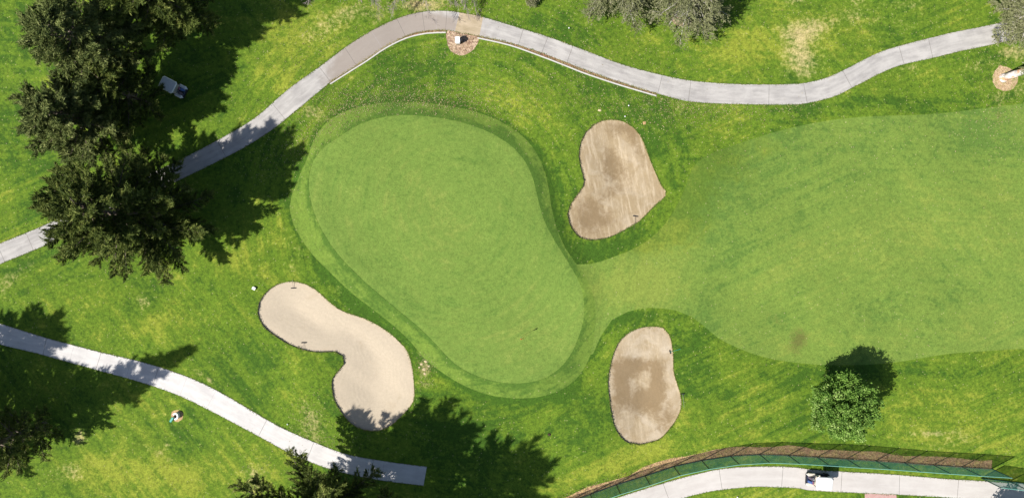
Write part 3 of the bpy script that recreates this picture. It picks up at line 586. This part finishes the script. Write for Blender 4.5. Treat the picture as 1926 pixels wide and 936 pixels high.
# bare trees along the top
def bare_tree(px, py, h, R, seed, lab):
    rng = np.random.default_rng(seed); x, y = W(px, py); root = empty('bare_tree', (x, y, hz1(x, y))); tb = MB(); tw = []
    tb.tube((0, 0, -.2), (0, 0, h*.45), .22, .15, 8)
    for i in range(16):
        az = rng.uniform(0, 6.28); el = rng.uniform(.1, 1.0); ln = R*rng.uniform(.6, 1.05)
        p = np.array([0, 0, h*rng.uniform(.3, .5)]); d = np.array([math.cos(az)*math.cos(el), math.sin(az)*math.cos(el), math.sin(el)])
        for s_ in range(6):
            d = unit(d+rng.normal(size=3)*.16+np.array([0, 0, -.16])); q = p+d*ln/5; tb.tube(p, q, .07*(1-s_/6.5), .07*(1-(s_+1)/6.5), 5, False)
            for _ in range(16):
                st = p+(q-p)*rng.uniform(); dd = unit(d+rng.normal(size=3)*.55+np.array([0, 0, -.35])); L = rng.uniform(.4, 1.1); tw.append((st+dd*L/2, dd*L/2, unit(np.cross(dd, rng.normal(size=3)))*.016))
                for __ in range(2):
                    d3 = unit(dd+rng.normal(size=3)*.6); tw.append((st+dd*L*.6+d3*.2, d3*.25, unit(np.cross(d3, rng.normal(size=3)))*.014))
            p = q
    tb.build('trunk', M['twig'], root, True); tw = np.array(tw); quads('crown', tw[:, 0], tw[:, 1], tw[:, 2], rng.uniform(size=len(tw)), M['twig'], root)
    tag(root, lab, 'tree', 'bare trees along the top')
bare_tree(700, -42, 7, 5.2, 31, 'leafless grey tree at the top edge above the path bend')
bare_tree(800, -48, 8, 6.2, 32, 'leafless grey tree hanging over the brown leaf litter at the top')
bare_tree(880, -52, 7.5, 5.8, 33, 'leafless grey tree at the top edge above the white box')
bare_tree(612, -40, 6.5, 4.2, 34, 'leafless grey tree at the top edge nearest the dark conifers')
# round broadleaf tree
def round_tree(name, px, py, zc, R, rz_, seed, lab, n=560, mat='lf_broad', m=60, rc=.40, trunk=True, L=.24, cat='tree'):
    rng = np.random.default_rng(seed); x, y = W(px, py); root = empty(name, (x, y, hz1(x, y)))
    d = unit(rng.normal(size=(n, 3))); k = rng.uniform(0, 1, n)**.28
    bump_ = 1+.10*np.sin(d[:, 0]*5+seed)*np.cos(d[:, 1]*4)+.07*np.sin(d[:, 2]*9+d[:, 0]*7)
    C = d*np.array([R, R, rz_])*(k*bump_)[:, None]+np.array([0, 0, zc])
    tb = MB()
    if trunk:
        tb.tube((0, 0, -.2), (0, 0, zc*.7), .2, .13, 9)
        for i in range(26): 
            q = C[rng.integers(n)]; tb.tube((0, 0, zc*rng.uniform(.4, .75)), q, .06, .015, 5, False)
    else: tb.tube((0, 0, -.05), (0, 0, zc), .05, .03, 6)
    tb.build('trunk', M['bark'], root, True)
    foliage('crown', C, unit(d+np.array([0, 0, .8])), np.full(n, rc)*rng.uniform(.7, 1.2, n), m, L, L*.6, rng, M[mat], root, up=.4, rand=.9, flat=.9)
    tag(root, lab, cat); return root
round_tree('broadleaf_tree', 1550, 748, 4.5, 3.6, 2.7, 41, 'round bright green leafy tree standing alone above the net fence')
round_tree('pale_shrub', 1000, 3, .7, .75, .6, 42, 'small pale grey green shrub at the top edge above the path', 60, 'lf_grey', 24, .25, False, .16, 'shrub')

# ------------------------------------------------------------------ golf carts (x forward, rear at -x)
def wheel(root, x, y):
    o = MB(); prof = [(.11, -.07), (.21, -.085), (.23, -.05), (.23, .05), (.21, .085), (.11, .07)]; n = 18; v = []; f = []
    for r, w in prof:
        for i in range(n): a = 2*math.pi*i/n; v.append((x+r*math.cos(a), y+w, .23+r*math.sin(a)))
    for k in range(len(prof)-1):
        for i in range(n): f.append([k*n+i, k*n+(i+1) % n, (k+1)*n+(i+1) % n, (k+1)*n+i])
    w_ = MB().add(v, f).build('wheel', M['black'], root, True)
    MB().tube((x, y-.075, .23), (x, y+.075, .23), .115, n=14).build('hub_cap', M['steel'], w_)
def golf_cart(px, py, rz, lab, body, roofm, fend):
    x, y = W(px, py); r = empty('golf_cart', (x, y, hz1(x, y)+.035), rz); r.scale = (1.14, 1.14, 1.06)
    b = MB(); b.box((0, 0, .33), (2.45, 1.12, .16), bev=.12); b.box((-.72, 0, .50), (.95, 1.10, .26), bev=.10); b.box((.92, 0, .56), (.62, 1.0, .38), bev=.16, top=.9); b.box((.60, 0, .82), (.14, .98, .22), bev=.03)
    b.build('body', body, r)
    for s in (-1, 1):
        MB().box((-.80, s*.50, .72), (.86, .32, .16), bev=.11).build('fender', fend, r)
        MB().box((1.02, s*.38, .765), (.42, .2, .05), bev=.04).build('fender', fend, r)
        MB().lathe((1.2, s*.38, .60), [(.06, 0), (.07, .03), (.03, .06)], 10).build('headlight', M['white'], r)
        wheel(r, -.78, s*.52); wheel(r, .83, s*.52)
        MB().lathe((-1.20, s*.50, .50), [(.05, 0), (.06, .05), (.02, .08)], 10).build('tail_light', M['white'], r)
    MB().box((-1.2, 0, .42), (.10, 1.2, .14), bev=.03).build('bumper', M['black'], r)
    MB().box((-.15, 0, .72), (.52, 1.02, .16), bev=.06).build('seat', M['cream'], r)
    MB().box((-.42, 0, .98), (.12, 1.0, .40), bev=.04, tilt=0).build('seat_back', M['cream'], r)
    st = MB().tube((.52, .28, .72), (.28, .28, .98), .02).build('steering_wheel', M['black'], r)
    n = 16; rim = MB(); c = Vector((.27, .28, .99)); ax = Vector((-.68, 0, .73)).normalized(); u = ax.orthogonal().normalized(); w = ax.cross(u)
    for i in range(n):
        a, q = 2*math.pi*i/n, 2*math.pi*(i+1)/n; rim.tube(c+(u*math.cos(a)+w*math.sin(a))*.17, c+(u*math.cos(q)+w*math.sin(q))*.17, .018, n=5)
    rim.build('rim', M['black'], st)
    rf = MB().box((.10, 0, 1.86), (1.62, 1.30, .09), bev=.14).build('roof', roofm, r)
    for sx_ in (-1, 1):
        for s in (-1, 1): MB().tube((.60 if sx_ > 0 else -.52, s*.5, .45), (.66 if sx_ > 0 else -.50, s*.54, 1.82), .022, n=6).build('roof_strut', M['black'], r)
    MB().box((.68, 0, 1.35), (.015, 1.04, .85), tilt=0).build('windshield', M['glass'], r)
    for k, (s, bm) in enumerate(((-1, M['bag_a']), (1, M['bag_b']))):
        a = Vector((-1.02, s*.21, .50)); e = Vector((-.86, s*.19, 1.18))
        bg_ = MB().tube(a, e, .135, .15, 12).build('golf_bag', bm, r)
        rg = random.Random(k+int(px)); hb = MB(); sh = MB()
        for q in range(7 if k < 9 else 7):
            o_ = Vector((rg.uniform(-.09, .09), rg.uniform(-.09, .09), 0)); t = e+o_+Vector((rg.uniform(-.04, .1), rg.uniform(-.06, .06), rg.uniform(.10, .28)))
            sh.tube(e+o_-Vector((0, 0, .1)), t, .01, n=4); hb.box(t, (.11, .05, .06), rg.uniform(0, 3), bev=.015); hb.tube(t, e+o_-Vector((0, 0, .1)), .008, n=4)
        sh.build('club_shaft', M['steel'], bg_); hb.build('club_head', M['steel'] if k else M['pink_head'], bg_)
    tag(r, lab, 'golf cart', 'golf carts'); return r
golf_cart(1534.5, 897.5, math.radians(-3.5), 'dark golf cart with a bright white roof driving on the fenced path', M['navy'], M['white'], M['cream'])
golf_cart(333, 168, math.radians(180-27), 'golf cart with a dull white roof parked in the shade under the conifers', M['navy'], M['white'], M['white'])

# ------------------------------------------------------------------ small things
def rake(px, py, ang, lab, hm='bark', ln=1.35, hw=.62):
    x, y = W(px, py); z = hz1(x, y); P = [np.array([[x, y]])]
    inb = any(pip(np.array([[x, y]]), b)[0] for b in BUNK)
    if inb: z = float(sandz(np.array([[x, y]]), np.array([z]))[0])
    r = empty('bunker_rake', (x, y, z), math.radians(ang))
    h = MB().box((0, 0, .08), (.10, hw, .06), bev=.02)
    for i in range(11): h.tube((0, -hw/2+.03+i*(hw-.06)/10, .06), (0, -hw/2+.03+i*(hw-.06)/10, -.02), .014, .008, 5)
    h.build('rake_head', M['black'], r); MB().tube((0, 0, .09), (-ln, 0, .34), .018, .015, 7).build('handle', M[hm], r)
    tag(r, lab, 'rake', 'bunker rakes')
rake(552, 541.5, -88, 'rake lying at the top rim of the kidney shaped bunker', 'twig', 1.0, .60)
rake(571.5, 644, 90, 'rake lying at the lower left rim of the kidney shaped bunker', 'twig', .9, .60)
rake(1195, 406.5, 82, 'rake lying at the lower right rim of the heart shaped bunker', 'bark', 1.6, .62)
rake(1259.5, 661, 198, 'rake with teal handle at the upper right rim of the oval bunker', 'teal', 1.25, .45)
rake(1283, 739, 93, 'rake with pale handle on the grass right of the oval bunker', 'steel', 1.6, .45)

fx, fy = W(979.6, 631.8); fr = empty('golf_flag', (fx, fy, hz1(fx, fy)-.05))
MB().tube((0, 0, -.05), (0, 0, 2.1), .014, .012, 8).build('flagstick', M['white'], fr)
fl = MB(); 
for i in range(6):
    a, b = i/6, (i+1)/6; fn = lambda t: (.02+.30*t, -.05*math.sin(t*6), 0)
    p, q = fn(a), fn(b); fl.add([(p[0], p[1], 1.70+.02*a), (q[0], q[1], 1.70+.02*b), (q[0], q[1]+.10, 2.08), (p[0], p[1]+.02, 2.08)], [[0, 1, 2, 3]])
fl.build('flag', M['red'], fr); MB().lathe((0, 0, 2.08), [(.03, 0), (.075, .03), (.05, .09), (.01, .11)], 10).build('finial', M['red'], fr, True)
MB().lathe((-.0, 0, .0), [(.075, 0), (.075, .004)], 16).build('cup', M['black'], fr)
tag(fr, 'red flag on a thin white pole standing in the putting green', 'flag')

x, y = W(861.5, 78.5); r = empty('drink_cooler_stand', (x, y, hz1(x, y)), math.radians(3))
MB().box((0, 0, .62), (.52, .66, .62), bev=.06).build('cooler', M['white'], r); MB().box((0, 0, .96), (.58, .72, .07), bev=.05).build('lid', M['white'], r)
MB().box((0, 0, .15), (.44, .56, .30)).build('pedestal', M['post'], r); MB().box((.42, .02, .42), (.30, .34, .84), bev=.04).build('waste_bin', M['black'], r); MB().tube((-.30, -.1, .42), (-.36, -.1, .40), .03).build('tap', M['steel'], r)
tag(r, 'white box with lid and dark bin beside it in a round mulch bed', 'cooler')
# white curved stand with dark bin and teal panel on the lower left lawn
x, y = W(331.5, 781.5); r = empty('ball_washer_stand', (x, y, hz1(x, y)), math.radians(0))
ring = MB(); n = 14; vs = []; fs = []
for i in range(n+1):
    a = math.radians(-105+250*i/n)
    for rr_, zz in ((.36, 0), (.36, .52), (.20, .52), (.20, 0)): vs.append((rr_*math.cos(a), rr_*1.15*math.sin(a), zz))
for i in range(n):
    for k in range(4): fs.append([i*4+k, i*4+(k+1) % 4, (i+1)*4+(k+1) % 4, (i+1)*4+k])
fs += [[0, 1, 2, 3], [n*4+3, n*4+2, n*4+1, n*4]]
ring.add(vs, fs).build('surround', M['white'], r); MB().lathe((0, 0, 0), [(.17, 0), (.18, .4), (.12, .62), (.05, .7)], 14).build('washer', M['black'], r, True)
MB().box((-.50, -.42, .30), (.68, .28, .10), math.radians(55), bev=.08).build('side_panel', M['teal'], r)
tag(r, 'white curved stand with a dark centre and teal panel on the lower left lawn', 'ball washer')
sb = wob(catmull(WA([(322,775),(333,770),(344,777),(341,789),(333,794),(322,788)]), True, .3), .1)
lt = MB(); c = sb.mean(0); lt.add([(c[0], c[1], hz1(*c)+.03)]+[(p[0], p[1], hz1(*p)+.012) for p in sb], [[0, 1+i, 1+(i+1) % len(sb)] for i in range(len(sb))])
tag(lt.build('bare_earth_ring', M['dirt']), kind='structure')

x, y = W(480.5, 541.5); r = empty('marker_plate', (x, y, hz1(x, y)), math.radians(-25))
MB().box((0, 0, .20), (.42, .36, .06), bev=.05).build('plate', M['white'], r); MB().tube((0, 0, -.05), (0, 0, .18), .03).build('stake', M['post'], r)
tag(r, 'small white marker plate on the grass left of the kidney shaped bunker', 'marker')
for px, py, lab in ((1182, 199.5, 'white knob marker on the grass nearer the cart path, above the heart shaped bunker'), (1175, 219.8, 'white knob marker on the grass just above the heart shaped bunker'),
                    (1070, 54, 'white knob marker on the grass beyond the upper cart path'), (541, 797, 'white knob marker on the grass beside the lower cart path'), (1386, 933, 'white knob marker on the grass below the fenced path')):
    x, y = W(px, py); r = empty('tee_marker', (x, y, hz1(x, y)))
    MB().lathe((0, 0, .12), [(.02, -.085), (.07, -.05), (.085, 0), (.07, .05), (.02, .085)], 12).build('knob', M['white'], r, True); MB().tube((0, 0, -.05), (0, 0, .06), .015).build('spike', M['steel'], r)
    tag(r, lab, 'marker', 'white knob markers on the grass')
rg = np.random.default_rng(77)
def clod(name, px, py, a, b, hh, mat, lab, cat, grp=None):
    x, y = W(px, py); mb = MB(); pr = [(1, 0), (.95, .4), (.6, .85), (.15, 1)]; n = 14; v = []; f = []
    k = 1+rg.normal(size=n)*.16
    for r_, z in pr:
        for i in range(n): q = 2*math.pi*i/n; v.append((x+a*r_*k[i]*math.cos(q), y+b*r_*k[i]*math.sin(q), hz1(x, y)-.01+hh*z))
    for s in range(3):
        for i in range(n): f.append([s*n+i, s*n+(i+1) % n, (s+1)*n+(i+1) % n, (s+1)*n+i])
    f.append([3*n+i for i in range(n)]); o = mb.add(v, f).build(name, M[mat]); tag(o, lab, cat, grp)
clod('soil_clod', 1033, 816, .20, .17, .12, 'soil', 'dark clod of soil on the grass left of the oval bunker', 'clod')
clod('bark_piece', 1127.5, 208, .26, .15, .08, 'chip', 'pale piece of bark on the grass above the heart shaped bunker', 'bark')
clod('leaf_heap', 1211.5, 232, .19, .21, .06, 'orange', 'small orange heap of dead leaves right of the heart shaped bunker', 'leaves')
clod('pale_stone', 1793.5, 873.5, .13, .12, .09, 'chip', 'pale stone in the dirt strip beside the long net fence', 'stone')
for i, (px, py, a) in enumerate(((793,684,.16),(801,679,.19),(806,688,.15),(797,694,.20),(789,690,.12),(799,702,.17))):
    clod('dead_clump', px, py, a, a*.8, .05, 'chip', 'pale dead clump in the small cluster right of the kidney shaped bunker', 'dead clump', 'pale dead clumps right of the kidney bunker')

# ------------------------------------------------------------------ fallen leaves
def scatter(name, specs, lab, seed):
    rng = np.random.default_rng(seed); Ps = []
    for px, py, rx, ry, ang, n in specs:
        a = math.radians(ang); q = rng.normal(size=(n, 2))*np.array([rx, ry])*SC*1.25; c = np.array(W(px, py))
        Ps.append(np.stack([c[0]+q[:, 0]*math.cos(a)-q[:, 1]*math.sin(a), c[1]+q[:, 0]*math.sin(a)+q[:, 1]*math.cos(a)], 1))
    P = np.vstack(Ps); ok = ~(pip(P, heart)|pip(P, oval)|pip(P, bean)|pip(P, green))
    pth = np.zeros(len(P), bool)
    for k in paths: pth |= pip(P, poly_of(paths[k]))
    ok &= ~(pth & (rng.uniform(size=len(P)) < .97)); P = P[ok]; n = len(P)
    z = hz(P)+.05; P3 = np.column_stack([P, z]); D = unit(np.column_stack([rng.normal(size=(n, 2)), rng.normal(size=n)*.25])); S = unit(np.cross(D, np.array([0, 0, 1])+rng.normal(size=(n, 3))*.25))
    l = rng.uniform(.025, .075, (n, 1)); w = rng.uniform(.02, .045, (n, 1))
    o = quads(name, P3, D*l, S*w, rng.uniform(size=n), M['lf_dead'], None); tag(o, kind='stuff'); o['label'] = lab
scatter('fallen_leaves', [(798,690,9,11,0,160),(800,722,8,4,0,60),(760,185,110,14,3,1500),(640,215,60,14,35,900),(850,195,70,10,-8,700),(700,150,130,30,10,700),(1330,200,90,14,0,1100),(1290,190,40,12,0,300),(1240,230,60,20,0,250),(1520,180,60,8,20,300),(1180,100,120,25,-15,500),(940,150,90,40,0,500),
   (870,80,45,22,0,350),(1130,180,60,20,-20,500),(1400,260,150,30,0,300),(1880,230,40,30,0,500),(1900,160,40,30,0,250),(585,790,20,26,0,350),(610,835,30,12,0,150),(480,900,18,22,0,200),(50,250,40,130,0,160),(1600,50,150,35,0,500),(620,60,70,40,0,600),(800,10,60,8,0,700),
   (1700,850,180,30,0,200),(1750,300,200,60,0,120),(1650,550,220,80,0,90),(300,600,160,60,0,200),(330,850,160,50,0,250),(1000,170,60,60,0,300),(560,270,40,30,50,400),(900,100,250,60,0,400),(1200,20,160,20,0,400),(1880,110,40,20,10,200)], 'scattered pale fallen leaves on the lawn', 91)
def scatter_line(name, line, off, sp, n, seed):
    rng = np.random.default_rng(seed); i = rng.uniform(0, len(line)-1.001, n); k = i.astype(int); f = (i-k)[:, None]; P = line[k]*(1-f)+line[k+1]*f
    t = unit(line[k+1]-line[k]); nr = np.stack([-t[:, 1], t[:, 0]], 1); P = P+nr*(off+rng.normal(size=(n, 1))*sp)
    P3 = np.column_stack([P, hz(P)+.05]); D = unit(np.column_stack([rng.normal(size=(n, 2)), rng.normal(size=n)*.25])); S = unit(np.cross(D, np.array([0, 0, 1])+rng.normal(size=(n, 3))*.25))
    o = quads(name, P3, D*rng.uniform(.03, .08, (n, 1)), S*rng.uniform(.02, .05, (n, 1)), rng.uniform(0, .7, size=n), M['lf_dead'], None); tag(o, kind='stuff')
scatter_line('gutter_leaves', kerb1, .2, .1, 700, 92); scatter_line('gutter_leaves', kerb2, .2, .1, 900, 93)
# grass creeping over the path edges and the bunker rims
def edge_grass(name, lines, n, sp, seed, off=0.0):
    rng = np.random.default_rng(seed); out = []
    ls = [np.linalg.norm(np.diff(l, axis=0), axis=1).sum() for l in lines]; tot = sum(ls)
    for l, q in zip(lines, ls):
        c = np.concatenate([[0], np.cumsum(np.linalg.norm(np.diff(l, axis=0), axis=1))]); t = rng.uniform(0, c[-1], int(n*q/tot))
        P = np.stack([np.interp(t, c, l[:, 0]), np.interp(t, c, l[:, 1])], 1); k = .5+.5*np.sin(t*1.7)*np.sin(t*.61+1)
        out.append(P+rng.normal(size=P.shape)*(sp*(.35+k[:, None])))
    P = np.vstack(out); P = P[(np.abs(P[:, 0]) < 62) & (np.abs(P[:, 1]) < 31)]; n = len(P)
    P3 = np.column_stack([P, hz(P)+.045]); D = unit(np.column_stack([rng.normal(size=(n, 2)), rng.uniform(.0, .7, n)])); S = unit(np.cross(D, np.array([0, 0, 1])+rng.normal(size=(n, 3))*.3))
    o = quads(name, P3, D*rng.uniform(.04, .11, (n, 1)), S*rng.uniform(.012, .03, (n, 1)), rng.uniform(size=n), M['lf_edge'], None); tag(o, kind='stuff')
M['lf_edge'] = leaf('edge_grass_blades', (.06,.12,.012), (.11,.17,.02), (.34,.29,.12), .3)
edge_grass('edge_grass', [e for k in paths for e in paths[k]], 16000, .055, 101)
edge_grass('rim_grass', [np.vstack([b, b[:1]]) for b in BUNK], 5000, .06, 102)
# tufts of longer dry grass along the fence foot
rng = np.random.default_rng(95); n = 5000; i = rng.uniform(0, len(fb2)-1.001, n); k = i.astype(int); f = (i-k)[:, None]; P = fb2[k]*(1-f)+fb2[k+1]*f+nn[k]*rng.uniform(-.2, 1.1, (n, 1))
D = unit(np.column_stack([rng.normal(size=(n, 2))*.6, np.ones(n)])); S = unit(np.cross(D, rng.normal(size=(n, 3))))
o = quads('verge_grass', np.column_stack([P, hz(P)+.08]), D*rng.uniform(.06, .16, (n, 1)), S*.02, rng.uniform(size=n), M['lf_dead'], None); tag(o, kind='stuff')
